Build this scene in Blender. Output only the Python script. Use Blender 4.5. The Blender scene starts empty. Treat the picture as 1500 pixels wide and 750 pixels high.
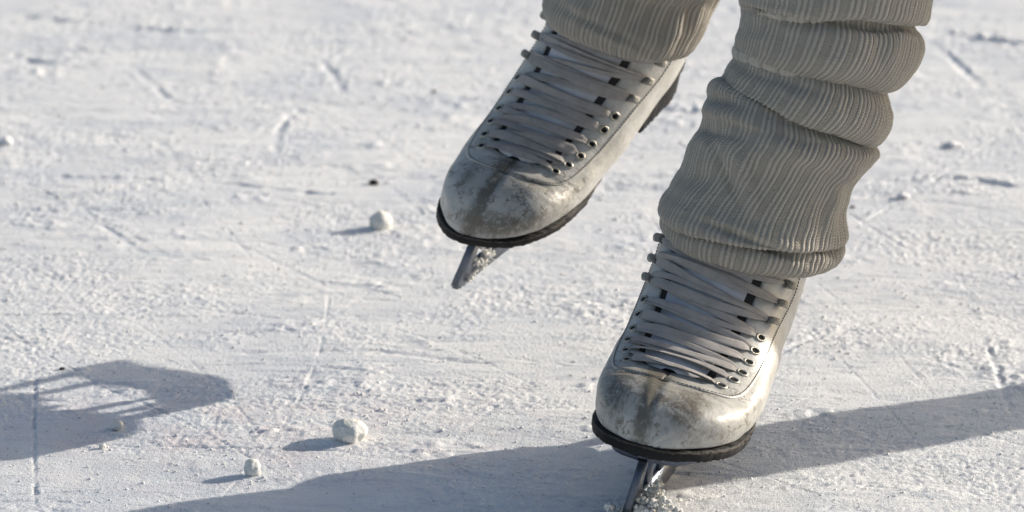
import bpy, bmesh, math, random
import numpy as np
rng=np.random.default_rng(7); random.seed(7)
PI=math.pi; CM=0.01
scene=bpy.context.scene; COL=scene.collection
# ------------------------------------------------------------------ camera maths (centimetres)
PITCH=math.radians(16); FPX=7200.0
RV=np.array([1,0,0.]); UV=np.array([0,math.sin(PITCH),math.cos(PITCH)]); DV=np.array([0,math.cos(PITCH),-math.sin(PITCH)])
ZT=17.3*math.cos(PITCH)
CAM=np.array([0,-300*math.cos(PITCH),ZT+300*math.sin(PITCH)])
def unproj(px,py,depth):
    return CAM+depth*(DV+RV*((px-750)/FPX)-UV*((py-375)/FPX))
def gnd(px,py):
    v=DV+RV*((px-750)/FPX)-UV*((py-375)/FPX)
    return CAM-v*(CAM[2]/v[2])
def proj(P):
    q=P-CAM; z=q@DV
    return np.stack([750+FPX*(q@RV)/z,375-FPX*(q@UV)/z],-1)
# ------------------------------------------------------------------ helpers
def tag(o,label=None,cat=None,group=None,kind=None):
    for k,v in (('label',label),('category',cat),('group',group),('kind',kind)):
        if v: o[k]=v
    return o
def link(o,parent=None):
    COL.objects.link(o)
    if parent is not None: o.parent=parent
    return o
def mesh_obj(name,V,F,mat,parent=None,smooth=True,origin=None,uvs=None):
    """V in cm (world), quads/tris F"""
    V=np.asarray(V,float)*CM
    org=np.zeros(3) if origin is None else np.asarray(origin,float)*CM
    par=np.zeros(3)
    if parent is not None: par=np.array(parent.get('_w',(0,0,0)))
    me=bpy.data.meshes.new(name)
    V=V-org
    me.vertices.add(len(V)); me.vertices.foreach_set('co',V.ravel())
    if isinstance(F,np.ndarray):
        n=F.shape[1]; me.loops.add(F.size); me.loops.foreach_set('vertex_index',F.ravel().astype(np.int32))
        me.polygons.add(len(F)); me.polygons.foreach_set('loop_start',np.arange(0,F.size,n,dtype=np.int32))
        me.polygons.foreach_set('loop_total',np.full(len(F),n,dtype=np.int32))
    else:
        flat=[i for f in F for i in f]; lens=np.array([len(f) for f in F],dtype=np.int32)
        me.loops.add(len(flat)); me.loops.foreach_set('vertex_index',np.array(flat,dtype=np.int32))
        me.polygons.add(len(F)); me.polygons.foreach_set('loop_start',np.concatenate([[0],np.cumsum(lens)[:-1]]).astype(np.int32))
        me.polygons.foreach_set('loop_total',lens)
    me.update(calc_edges=True)
    if smooth: me.polygons.foreach_set('use_smooth',np.ones(len(me.polygons),dtype=bool))
    if uvs is not None:
        l=me.uv_layers.new(name='uv'); vi=np.empty(len(me.loops),dtype=np.int32); me.loops.foreach_get('vertex_index',vi)
        l.data.foreach_set('uv',np.asarray(uvs,dtype=np.float32)[vi].ravel())
    me.validate(); me.update()
    me.materials.append(mat)
    o=bpy.data.objects.new(name,me); link(o,parent)
    o['_w']=tuple(org); o.location=tuple(org-par)
    return o
def empty(name,loc):
    o=bpy.data.objects.new(name,None); link(o); o.empty_display_size=.05
    o.location=tuple(np.asarray(loc)*CM); o['_w']=tuple(np.asarray(loc)*CM); return o
class MB:
    def __init__(s): s.V=[];s.F=[];s.n=0;s.U=[]
    def add(s,V,F,U=None):
        V=np.asarray(V,float); s.V.append(V); s.F+= [tuple(int(i)+s.n for i in f) for f in F]; s.n+=len(V)
        s.U.append(np.zeros((len(V),2)) if U is None else np.asarray(U))
    def grid(s,P,closed_u=False,U=None):
        a,b=P.shape[:2]; F=[]
        for i in range(a-1):
            for j in range(b if closed_u else b-1):
                F.append((i*b+j,i*b+(j+1)%b,(i+1)*b+(j+1)%b,(i+1)*b+j))
        s.add(P.reshape(-1,3),F,None if U is None else U.reshape(-1,2))
    def tube(s,pts,r,n=8,ry=None,cap=True):
        pts=np.asarray(pts,float); m=len(pts); rr=np.broadcast_to(np.asarray(r,float),(m,))
        T=np.gradient(pts,axis=0); T/=np.linalg.norm(T,axis=1)[:,None]+1e-12
        up=np.array([0,0,1.]) if abs(T[0,2])<.8 else np.array([1.,0,0])
        rings=[]
        for k in range(m):
            a=np.cross(T[k],up); a/=np.linalg.norm(a)+1e-12; b=np.cross(a,T[k]); up=b
            th=np.linspace(0,2*PI,n,endpoint=False)
            rings.append(pts[k]+rr[k]*(np.cos(th)[:,None]*a+np.sin(th)[:,None]*b))
        s.grid(np.array(rings),True)
        if cap:
            base=s.n-m*n
            s.F.append(tuple(base+i for i in range(n))[::-1]); s.F.append(tuple(base+(m-1)*n+i for i in range(n)))
    def build(s,name,mat,parent=None,smooth=True,origin=None,fn=None,uv=False):
        V=np.concatenate(s.V)
        if fn is not None: V=fn(V)
        return mesh_obj(name,V,s.F,mat,parent,smooth,origin,np.concatenate(s.U) if uv else None)
def catmull(K,t,x=None):
    """K (n,d) values at param x (monotone), evaluate at t: monotone-ish cubic Hermite"""
    K=np.asarray(K,float); x=np.arange(len(K)) if x is None else np.asarray(x,float)
    m=np.zeros_like(K); dx=np.diff(x); s=np.diff(K,axis=0)/dx[:,None]
    m[1:-1]=(s[:-1]*dx[1:,None]+s[1:]*dx[:-1,None])/(dx[:-1]+dx[1:])[:,None]; m[0]=s[0]; m[-1]=s[-1]
    t=np.clip(t,x[0],x[-1]); i=np.clip(np.searchsorted(x,t,side='right')-1,0,len(x)-2)
    h=dx[i]; u=(t-x[i])/h; u=u[:,None]; h=h[:,None]
    return (2*u**3-3*u**2+1)*K[i]+(u**3-2*u**2+u)*h*m[i]+(-2*u**3+3*u**2)*K[i+1]+(u**3-u**2)*h*m[i+1]
# value noise
def vnoise(x,y,seed,per=512):
    r=np.random.default_rng(seed).random((per,per))
    xi=np.floor(x).astype(int); yi=np.floor(y).astype(int); fx=x-xi; fy=y-yi
    fx=fx*fx*fx*(fx*(fx*6-15)+10); fy=fy*fy*fy*(fy*(fy*6-15)+10)
    g=lambda a,b:r[a%per,b%per]
    return (g(xi,yi)*(1-fx)*(1-fy)+g(xi+1,yi)*fx*(1-fy)+g(xi,yi+1)*(1-fx)*fy+g(xi+1,yi+1)*fx*fy)*2-1
# ------------------------------------------------------------------ materials
def M(name):
    m=bpy.data.materials.new(name); m.use_nodes=True; nt=m.node_tree; b=nt.nodes['Principled BSDF']; return m,nt,b
def N(nt,t,**k):
    n=nt.nodes.new(t)
    for a,v in k.items():
        if a.startswith('i_'):
            key=a[2:]; key=int(key) if key.isdigit() else key.replace('_',' '); n.inputs[key].default_value=v
        else: setattr(n,a,v)
    return n
def L(nt,a,b): nt.links.new(a,b)
def math_(nt,op,a,b=None,c=None,clamp=False):
    n=nt.nodes.new('ShaderNodeMath'); n.operation=op; n.use_clamp=clamp
    for i,v in enumerate((a,b,c)):
        if v is None: continue
        if isinstance(v,(int,float)): n.inputs[i].default_value=v
        else: L(nt,v,n.inputs[i])
    return n.outputs[0]
def mixc(nt,f,a,b,mode='MIX'):
    n=nt.nodes.new('ShaderNodeMix'); n.data_type='RGBA'; n.blend_type=mode
    for i,v in ((0,f),(6,a),(7,b)):
        if isinstance(v,(int,float)): n.inputs[i].default_value=v
        elif isinstance(v,(tuple,list)): n.inputs[i].default_value=tuple(v)+((1,) if len(v)==3 else ())
        else: L(nt,v,n.inputs[i])
    return n.outputs[2]
def noise(nt,vec,scale,detail=4,rough=.55,dist=0.):
    n=N(nt,'ShaderNodeTexNoise'); n.inputs['Scale'].default_value=scale; n.inputs['Detail'].default_value=detail
    n.inputs['Roughness'].default_value=rough; n.inputs['Distortion'].default_value=dist
    if vec is not None: L(nt,vec,n.inputs['Vector'])
    return n.outputs['Fac']
def ramp(nt,f,a,b):
    n=N(nt,'ShaderNodeMapRange'); n.interpolation_type='SMOOTHSTEP'; n.inputs[1].default_value=a; n.inputs[2].default_value=b
    L(nt,f,n.inputs[0]); return n.outputs[0]
def bump(nt,h,strength,dist,prev=None):
    n=N(nt,'ShaderNodeBump'); n.inputs['Strength'].default_value=strength; n.inputs['Distance'].default_value=dist
    L(nt,h,n.inputs['Height'])
    if prev is not None: L(nt,prev,n.inputs['Normal'])
    return n.outputs[0]
def vscale(nt,vec,s):
    n=N(nt,'ShaderNodeMapping'); n.inputs['Scale'].default_value=s; L(nt,vec,n.inputs['Vector']); return n.outputs[0]

def snow_mat(name,col,sss=0.0):
    m,nt,b=M(name); tc=N(nt,'ShaderNodeTexCoord').outputs['Object']
    n1=noise(nt,tc,9,4); n2=noise(nt,vscale(nt,tc,(1,2.2,1)),45,5,.6); n3=noise(nt,tc,420,3,.7); n4=noise(nt,tc,1300,2,.6)
    c=mixc(nt,ramp(nt,n1,.42,.68),col,(col[0]*.86,col[1]*.88,col[2]*.92))
    c=mixc(nt,math_(nt,'MULTIPLY',ramp(nt,n2,.5,.74),.5),c,(.52,.55,.60))
    c=mixc(nt,math_(nt,'MULTIPLY',ramp(nt,n3,.5,.8),.25),c,(.5,.52,.56))
    ns=noise(nt,vscale(nt,tc,(9,42,9)),1.0,6,.62); nb=noise(nt,tc,3.5,3)
    c=mixc(nt,math_(nt,'MULTIPLY',ramp(nt,ns,.50,.70),.60),c,(.60,.645,.70))
    c=mixc(nt,math_(nt,'MULTIPLY',ramp(nt,nb,.45,.7),.25),c,(.70,.73,.77))
    L(nt,c,b.inputs['Base Color'])
    L(nt,math_(nt,'SUBTRACT',.6,math_(nt,'MULTIPLY',ramp(nt,n4,.55,.68),.42)),b.inputs['Roughness']); b.inputs['Specular IOR Level'].default_value=.5
    h=bump(nt,n2,.25,.004); h=bump(nt,ns,.35,.004,h); h=bump(nt,n3,.75,.0018,h); h=bump(nt,n4,.8,.0009,h); L(nt,h,b.inputs['Normal'])
    if sss:
        b.inputs['Subsurface Weight'].default_value=sss; b.inputs['Subsurface Radius'].default_value=(1,1,1); b.inputs['Subsurface Scale'].default_value=.003
    return m
M_ICE=snow_mat('shaved_ice',(.89,.89,.895),.6)
# faint pink tint (old rink paint under the ice) added for one zone
def tint_ice():
    nt=M_ICE.node_tree; b=nt.nodes['Principled BSDF']; src=b.inputs['Base Color'].links[0].from_socket
    tc=N(nt,'ShaderNodeTexCoord').outputs['Object']
    g=gnd(330,640)*CM
    s=N(nt,'ShaderNodeSeparateXYZ'); L(nt,tc,s.inputs[0])
    dx=math_(nt,'MULTIPLY',math_(nt,'SUBTRACT',s.outputs[0],float(g[0])),5.5); dy=math_(nt,'MULTIPLY',math_(nt,'SUBTRACT',s.outputs[1],float(g[1])),9.0)
    r2=math_(nt,'ADD',math_(nt,'MULTIPLY',dx,dx),math_(nt,'MULTIPLY',dy,dy))
    e=math_(nt,'EXPONENT',math_(nt,'MULTIPLY',r2,-1.0))
    k=math_(nt,'MULTIPLY',e,ramp(nt,noise(nt,tc,30,4),.35,.7))
    c=mixc(nt,math_(nt,'MULTIPLY',k,.55),src,(.78,.66,.66)); L(nt,c,b.inputs['Base Color'])
tint_ice()
M_BALL=snow_mat('packed_snow',(.91,.875,.78),.5)

def leather(name,smears,base=(.47,.465,.445),crackpos=None):
    """smears: list of (x,y,z,rx,ry,rz,strength) in boot coordinates stored as generated attribute 'bc' (cm)"""
    m,nt,b=M(name); at=N(nt,'ShaderNodeAttribute'); at.attribute_name='bc'; v=at.outputs['Vector']
    s=N(nt,'ShaderNodeSeparateXYZ'); L(nt,v,s.inputs[0])
    nz=noise(nt,v,.45,5,.6); nf=noise(nt,v,1.6,6,.65,.6); ng=noise(nt,v,9,4,.6)
    c=mixc(nt,math_(nt,'MULTIPLY',ramp(nt,nz,.40,.68),.6),base,(.31,.30,.275))
    c=mixc(nt,math_(nt,'MULTIPLY',ramp(nt,nf,.54,.70),.5),c,(.33,.30,.24))
    tot=None
    for (x,y,z,rx,ry,rz,st) in smears:
        q=None
        for k,(c0,r0) in enumerate(((x,rx),(y,ry),(z,rz))):
            dd=math_(nt,'DIVIDE',math_(nt,'SUBTRACT',s.outputs[k],c0),r0); dd=math_(nt,'MULTIPLY',dd,dd)
            q=dd if q is None else math_(nt,'ADD',q,dd)
        e=math_(nt,'MULTIPLY',math_(nt,'EXPONENT',math_(nt,'MULTIPLY',q,-1.)),st)
        tot=e if tot is None else math_(nt,'ADD',tot,e)
    scf=noise(nt,vscale(nt,v,(3.2,.7,1.0)),2.2,5,.7,.3)
    c=mixc(nt,math_(nt,'MULTIPLY',ramp(nt,scf,.56,.70),.45),c,(.27,.235,.175))
    br=ramp(nt,math_(nt,'ADD',math_(nt,'MULTIPLY',nf,.45),math_(nt,'ADD',math_(nt,'MULTIPLY',ng,.2),math_(nt,'MULTIPLY',scf,.35))),.26,.70)
    k=math_(nt,'MULTIPLY',math_(nt,'MULTIPLY',tot,1.6),br,clamp=True)
    c=mixc(nt,math_(nt,'MULTIPLY',k,.88),c,(.088,.079,.058))
    # cracks: warped voronoi edges in patches
    vo=N(nt,'ShaderNodeTexVoronoi'); vo.feature='DISTANCE_TO_EDGE'; vo.inputs['Scale'].default_value=.9
    wn=N(nt,'ShaderNodeTexNoise'); wn.inputs['Scale'].default_value=1.3; wn.inputs['Detail'].default_value=4; L(nt,v,wn.inputs['Vector'])
    va=N(nt,'ShaderNodeVectorMath'); va.operation='MULTIPLY_ADD'; L(nt,wn.outputs['Color'],va.inputs[0]); va.inputs[1].default_value=(2.2,2.2,2.2); L(nt,v,va.inputs[2]); L(nt,va.outputs[0],vo.inputs['Vector'])
    line=math_(nt,'SUBTRACT',1.0,ramp(nt,vo.outputs['Distance'],.0,.085))
    patch=ramp(nt,noise(nt,v,.6,3,.6),.46,.55)
    ymask=math_(nt,'SUBTRACT',1.0,ramp(nt,s.outputs[1],7,12))
    ck=math_(nt,'MULTIPLY',math_(nt,'MULTIPLY',line,patch),ymask)
    c=mixc(nt,math_(nt,'MULTIPLY',ck,.95),c,(.13,.11,.09))
    sp=math_(nt,'MULTIPLY',ramp(nt,noise(nt,v,5,2,.5),.70,.76),.6)
    c=mixc(nt,sp,c,(.2,.17,.13))
    L(nt,c,b.inputs['Base Color'])
    L(nt,math_(nt,'ADD',.30,math_(nt,'MULTIPLY',nf,.25)),b.inputs['Roughness'])
    b.inputs['Coat Weight'].default_value=.15; b.inputs['Coat Roughness'].default_value=.25
    h=bump(nt,ck,-.5,.0006); h=bump(nt,nz,.35,.004,h); h=bump(nt,ng,.15,.0005,h); L(nt,h,b.inputs['Normal'])
    return m
def plain(name,col,rough=.6,metal=0.,nscale=60,nam=.3,bstr=.3,bd=.001,spec=.5):
    m,nt,b=M(name); tc=N(nt,'ShaderNodeTexCoord').outputs['Object']
    n=noise(nt,tc,nscale,5,.6)
    c=mixc(nt,math_(nt,'MULTIPLY',ramp(nt,n,.4,.7),nam),col,tuple(x*.45 for x in col))
    L(nt,c,b.inputs['Base Color']); b.inputs['Roughness'].default_value=rough; b.inputs['Metallic'].default_value=metal
    b.inputs['Specular IOR Level'].default_value=spec
    L(nt,bump(nt,noise(nt,tc,nscale*6,3),bstr,bd),b.inputs['Normal']); return m
M_SOLE=plain('black_sole_leather',(.010,.010,.011),.6,nscale=80,nam=.2,bstr=.4,spec=.2)
M_SOLEW=plain('worn_welt',(.05,.04,.032),.8,nscale=150,nam=.6,bstr=.5)
M_LINING=plain('dark_lining',(.030,.027,.028),.9)
M_TONGUE=plain('tongue_leather',(.50,.51,.55),.45,nscale=40,nam=.4)
M_LACE=None
M_METAL=plain('dirty_hook_metal',(.42,.40,.36),.45,.75,nscale=700,nam=.9,bstr=.6)
M_EYE=plain('painted_eyelet',(.40,.385,.34),.35,.6,nscale=500,nam=.6)
M_HOLE=plain('eyelet_hole',(.008,.008,.008),1.)
M_STITCH=plain('stitch_thread',(.10,.085,.075),.9)
M_BLADE=plain('scratched_steel',(.13,.15,.19),.45,.85,nscale=90,nam=.5,bstr=.2)
def lace_mat():
    m,nt,b=M('woven_lace'); uv=N(nt,'ShaderNodeUVMap').outputs[0]
    s=N(nt,'ShaderNodeSeparateXYZ'); L(nt,uv,s.inputs[0])
    a=math_(nt,'SINE',math_(nt,'MULTIPLY',math_(nt,'ADD',s.outputs[0],s.outputs[1]),60.)); c2=math_(nt,'SINE',math_(nt,'MULTIPLY',math_(nt,'SUBTRACT',s.outputs[0],s.outputs[1]),60.))
    w=math_(nt,'MULTIPLY',a,c2)
    tc=N(nt,'ShaderNodeTexCoord').outputs['Object']; n=noise(nt,tc,120,5,.65)
    c=mixc(nt,math_(nt,'MULTIPLY',ramp(nt,n,.4,.7),.5),(.34,.32,.31),(.20,.185,.175))
    L(nt,c,b.inputs['Base Color']); b.inputs['Roughness'].default_value=.85
    L(nt,bump(nt,w,.35,.0003),b.inputs['Normal']); b.inputs['Sheen Weight'].default_value=.15; return m
M_LACE=lace_mat()
def knit_mat(name,lo,hi):
    m,nt,b=M(name); uv=N(nt,'ShaderNodeUVMap').outputs[0]; s=N(nt,'ShaderNodeSeparateXYZ'); L(nt,uv,s.inputs[0])
    # uv in cm : x around, y along. stitches 0.22 x 0.17 cm 'V'
    px=math_(nt,'MULTIPLY',s.outputs[0],2*PI/.20)
    vx=math_(nt,'ABSOLUTE',math_(nt,'SINE',math_(nt,'MULTIPLY',px,.5)))
    py=math_(nt,'SINE',math_(nt,'ADD',math_(nt,'MULTIPLY',s.outputs[1],2*PI/.17),math_(nt,'MULTIPLY',vx,3.6)))
    st=math_(nt,'MULTIPLY',math_(nt,'ADD',py,1.3),math_(nt,'POWER',vx,.6))
    tc=N(nt,'ShaderNodeTexCoord').outputs['Object']; n=noise(nt,tc,60,5,.65); n2=noise(nt,tc,900,3,.7)
    k=math_(nt,'ADD',math_(nt,'MULTIPLY',st,.26),math_(nt,'MULTIPLY',n,.5))
    at=N(nt,'ShaderNodeAttribute'); at.attribute_name='rib_shade'
    rb=ramp(nt,at.outputs['Fac'],-.55,.75)  # groove shading put into the wool colour: dark between ridges, light on them
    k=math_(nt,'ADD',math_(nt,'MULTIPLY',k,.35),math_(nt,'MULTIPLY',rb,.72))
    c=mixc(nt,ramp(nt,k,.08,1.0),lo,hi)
    c=mixc(nt,math_(nt,'MULTIPLY',ramp(nt,noise(nt,tc,330,1,.5),.745,.775),.45),c,(.09,.08,.07))
    L(nt,c,b.inputs['Base Color']); b.inputs['Roughness'].default_value=.95; b.inputs['Specular IOR Level'].default_value=.15
    b.inputs['Sheen Weight'].default_value=.35; b.inputs['Sheen Roughness'].default_value=.5
    h=bump(nt,st,.5,.0006); h=bump(nt,n2,.9,.0010,h); L(nt,h,b.inputs['Normal'])
    return m
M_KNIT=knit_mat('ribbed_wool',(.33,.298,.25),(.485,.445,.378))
M_FUZZ=plain('wool_fibre',(.48,.44,.37),.95)
M_TIGHTS=plain('tights',(.30,.24,.20),.8)
M_COAT=plain('dark_coat_cloth',(.05,.055,.07),.9,nscale=200)
M_SKIN=plain('skin',(.55,.36,.28),.5,nam=.05)
M_HAIR=plain('hair',(.06,.04,.03),.6)

# ------------------------------------------------------------------ the boot (canonical, cm; toe at y=0 facing -y, ice z=0)
SOLT=6.4
ST=[ # Fy,Fz,By,Bz,W,topexp,botexp
 (6.2,10.4,6.2,SOLT,4.8,.95,.30),
 (8.6,11.2,9.5,6.5,4.9,.93,.36),
 (11,12.5,14.5,7.3,4.7,.93,.6),
 (13.2,14.6,19.3,9.0,4.5,.93,.65),
 (14.8,17.0,24.0,9.8,4.55,.93,.8),
 (15.8,19.5,26.0,12.5,4.65,.95,.9),
 (16.3,22.2,25.8,17.5,4.75,1.0,1.0),
 (16.4,24.6,25.4,22.5,4.85,1.0,1.0),
 (16.2,27.5,25.6,27.0,4.9,1.0,1.0)]
def _table():
    rows=[]
    for u in np.linspace(0,1,40)[:-1]:
        y=6.2*(1-math.cos(u*PI/2)); k=1-y/7.2; k3=1-y/6.2
        w=4.8*(1-k**2.5)**(1/2.1)*(1-.0*k); h=(10.4-SOLT)*(1-k3**2.9)**(1/2.2)
        # toe box front face bulges: bottom stays
        rows.append((y,SOLT+h,y+0*h,SOLT,w,.95,.30))
    t=np.linspace(0,len(ST)-1,161); rows+= [tuple(r) for r in catmull(ST,t)]
    R=np.array(rows); R[0,4]=.02; R[0,1]=SOLT+.05
    s=np.concatenate([[0],np.cumsum(np.linalg.norm(np.diff(R[:,:2],axis=0),axis=1))])
    return s,R
TS,TR=_table(); SMAX=TS[-1]
def surf(s,q,med=0.,off=0.):
    """s arc length on the front profile, q in [-1,1] 0 front, +-1 back; med = sign of the big-toe side"""
    s=np.asarray(s,float);q=np.asarray(q,float); s,q=np.broadcast_arrays(s,q)
    def pos(s,q):
        R=np.stack([np.interp(s,TS,TR[:,k]) for k in range(7)],-1)
        a=PI*q; c=np.cos(a); sn=np.sin(a)
        e=np.where(c>0,R[...,5],R[...,6])
        # blend exponents across the equator smoothly
        w=.5-.5*np.clip(c*2,-1,1); e=R[...,5]*(1-w)+R[...,6]*w
        X=np.sign(sn)*np.abs(sn)**e*R[...,4]
        C=np.sign(c)*np.abs(c)**np.where(c>0,1.0,R[...,6])
        mid=.5
        F=R[...,0:2];B=R[...,2:4]
        t=.5-.5*C
        P=F*(1-t[...,None])+B*t[...,None]
        toe=np.clip(1-P[...,0]/13,0,1)
        X=X+med*.55*toe**1.3*np.clip(R[...,4]/3,0,1)
        return np.stack([X,P[...,0],P[...,1]],-1)
    P=pos(s,q)
    if np.any(np.asarray(off)!=0):
        ds=.02;dq=.002
        a=pos(np.clip(s+ds,0,SMAX),q)-pos(np.clip(s-ds,0,SMAX),q); b=pos(s,q+dq)-pos(s,q-dq)
        n=np.cross(b,a); n/=np.linalg.norm(n,axis=-1,keepdims=True)+1e-9
        P=P+n*np.asarray(off)[...,None]
    return P
S_TH=None
def s_at_y(y): 
    i=np.searchsorted(TR[:,0],y); return TS[min(i,len(TS)-1)]
S_TH=s_at_y(6.2)          # throat bottom
NP=9
SE=np.concatenate([S_TH+.9+np.arange(6)*1.28,S_TH+.9+5*1.28+1.55+np.arange(3)*1.6])   # eyelets then hooks
def q_gap(s):  # inner edge of facing
    u=np.clip((s-(S_TH+.35))/1.3,0,1); return (.145+.065*np.clip((s-S_TH)/12,0,1))*np.sqrt(np.clip(1-(1-u)**2,0,1))
def q_out(s):
    u=np.clip((s-(S_TH-1.7))/3.2,0,1); return (.315+.11*np.clip((s-S_TH)/12,0,1)**1.2)*np.sqrt(np.clip(1-(1-u)**2.2,0,1))
def q_eye(s):
    return np.interp(s,[S_TH+.9,S_TH+3,S_TH+13],[.20,.245,.325])
def plan_half(y,extra=0.):
    """sole outline half width"""
    y=np.asarray(y,float)
    k=np.clip(1-y/7.2,0,1); toe=4.75*(1-k**2.5)**(1/2.1)
    mid=np.interp(y,[7.2,10,13,16,19,23,25],[4.75,4.55,3.95,3.45,3.45,3.6,3.5])
    w=np.where(y<7.2,toe,mid)
    hk=np.clip((y-23.6)/3.4,0,1); w=w*np.sqrt(np.clip(1-hk**2.4,0,1))
    return w
def sole_line(y): return np.interp(y,[0,9,12,15,18,21,27.2],[SOLT,SOLT,6.7,7.6,8.8,9.7,10.0])

def make_skate(label,med,warp,origin,smears,lacevar,seed,hem=SMAX):
    rs=np.random.default_rng(seed)
    root=empty('ice_skate',origin)
    tag(root,label,'ice skate','figure skates worn by the skater')
    def put(name,mb_or,mat,parent=root,**k):
        o=mb_or.build(name,mat,parent,fn=warp,origin=origin,**k); 
        V=np.concatenate(mb_or.V); a=o.data.attributes.new('bc','FLOAT_VECTOR','POINT')
        if len(o.data.vertices)==len(V): a.data.foreach_set('vector',V.astype(np.float32).ravel())
        return o
    LE=leather('white_leather_worn',smears)
    # --- upper shell
    ss=np.concatenate([np.linspace(0,.6,8)[:-1],np.linspace(.6,S_TH,50)[:-1],np.linspace(S_TH,hem,110)])
    qq=np.linspace(-1,1,161)[:-1]
    S,Q=np.meshgrid(ss,qq,indexing='ij')
    wr=np.zeros_like(S)
    # toe seam ridge and flex wrinkles
    wr+=-.05*np.exp(-((Q/.018)**2))*(S<S_TH)*np.clip(S/2,0,1)
    wr+=.05*np.exp(-(((np.abs(Q)-.035)/.02)**2))*(S<S_TH)*np.clip(S/2,0,1)
    fl=np.exp(-((S-(S_TH-1.6))/1.3)**2)*np.clip(np.abs(Q)/.12,0,1)*np.exp(-((np.abs(Q)-.2)/.2)**2)
    wr+=.10*fl*vnoise(S*1.8+3,Q*9+20,seed)
    wr+=.05*vnoise(S*.8,Q*7+30,seed+1)
    mb=MB(); mb.grid(surf(S,Q,med,wr),True)
    boot=put('boot',mb,LE)
    # --- lining strip and tongue in the throat
    s2=np.linspace(S_TH+.4,hem,120)
    v=np.linspace(-1,1,25); S,Vv=np.meshgrid(s2,v,indexing='ij'); Q=Vv*(q_gap(S)+.012)
    mb=MB(); mb.grid(surf(S,Q,med,np.full_like(S,.05))); lin=put('lining',mb,M_LINING,boot)
    v=np.linspace(-1,1,33); S,Vv=np.meshgrid(s2,v,indexing='ij'); Q=Vv*(q_gap(S)*.80)
    offt=.06+.34*np.clip(1-np.abs(Vv)**2.4,0,1)+.07*vnoise(S*1.2,Vv*2+9,seed+2)*(1-Vv**2)
    mb=MB(); mb.grid(surf(S,Q,med,offt)); put('tongue',mb,M_TONGUE,boot)
    # --- facings (raised quarters with rolled edge)
    def wob(s,k): return .004*vnoise(s*1.1+k,s*0+k,seed+3)
    for sd in (-1,1):
        s3=np.linspace(S_TH-1.68,hem,150); prof=[(0,-.03),(0,.08),(.02,.15),(.05,.19),(.5,.17),(.93,.15),(.975,.12),(1,.07),(1.0,-.02)]
        pr=np.array(prof); S,J=np.meshgrid(s3,np.arange(len(pr)),indexing='ij')
        g=q_gap(S)+wob(S,sd*5+9)*(S>S_TH+1); g=np.where(S<S_TH+.35,.0,g); o_=q_out(S)
        Q=sd*(g+(o_-g)*pr[J.astype(int),0]); off=pr[J.astype(int),1]*np.clip((S-(S_TH-1.68))/.25,0.15,1)
        mb=MB(); P=surf(S,Q,med,off); 
        if sd<0: P=P[:,::-1]
        mb.grid(P); fc=put('facing',mb,LE,boot)
        # stitching: two rows of dashes
        mb=MB()
        for inset,gapm in ((.022,1),):
            sc=np.arange(S_TH-1.5,hem-.2,.24)
            # dash positions by arc around the outline
            dens=np.linspace(S_TH-1.66,hem,1500); pts=surf(dens,sd*(q_out(dens)-inset),med,np.full_like(dens,.165))
            al=np.concatenate([[0],np.cumsum(np.linalg.norm(np.diff(pts,axis=0),axis=1))])
            for a in np.arange(.1,al[-1]-.2,.26):
                seg=[np.array([np.interp(a+d,al,pts[:,k]) for k in range(3)]) for d in (0,.07,.15)]
                mb.tube(seg,.032,5)
        put('stitching',mb,M_STITCH,boot)
    # --- eyelets and hooks
    def frame(s,q,off):
        c=surf(s,q,med,np.array(off)); a=surf(s+.05,q,med,np.array(off))-c; a/=np.linalg.norm(a)
        b=surf(s,q+.004,med,np.array(off))-surf(s,q-.004,med,np.array(off)); b/=np.linalg.norm(b); n=np.cross(b,a); 
        return c,a,b,n/np.linalg.norm(n)
    ends={}
    for sd in (-1,1):
        for k,s in enumerate(SE):
            if s>hem-.3: continue
            s=s+rs.normal(0,.04); q=sd*q_eye(s)
            c,a,b,n=frame(s,q,.17)
            ends[(sd,k)]=(s,q)
            if k<6:
                mb=MB(); th=np.linspace(0,2*PI,22,endpoint=False); rings=[]
                for rr,hh in ((.20,-.06),(.215,.05),(.26,.11),(.34,.09),(.39,.0)):
                    rings.append(c+rr*(np.cos(th)[:,None]*a+np.sin(th)[:,None]*b)+hh*n)
                mb.grid(np.array(rings),True); e=put('eyelet',mb,M_EYE,boot)
                mb=MB(); ring=c+.215*(np.cos(th)[:,None]*a+np.sin(th)[:,None]*b)+.018*n
                mb.add(ring,[tuple(range(22))]); put('eyelet_hole',mb,M_HOLE,boot)
            else:
                mb=MB(); th=np.linspace(0,2*PI,18,endpoint=False)
                rings=[c+rr*(np.cos(th)[:,None]*a+np.sin(th)[:,None]*b)+hh*n for rr,hh in ((.30,-.02),(.30,.04),(.24,.09),(.10,.12),(.01,.12))]
                mb.grid(np.array(rings),True)
                o=sd*b*1.0  # outward direction (away from the throat)
                pts=[c-o*.10+n*.05, c-o*.12+n*.26, c+o*.02+n*.46, c+o*.26+n*.52, c+o*.46+n*.40, c+o*.50+n*.24]
                for w,dz in ((-.22,-.02),(-.11,.02),(0,.03),(.11,.02),(.22,-.02)): mb.tube([p+a*w*(1-.25*kk/5)+n*dz for kk,p in enumerate(pts)],[.11,.115,.115,.11,.10,.07],8)
                put('lace_hook',mb,M_METAL,boot)
    # --- laces : flat ribbons over the facings
    mb=MB()
    nn=60
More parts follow.
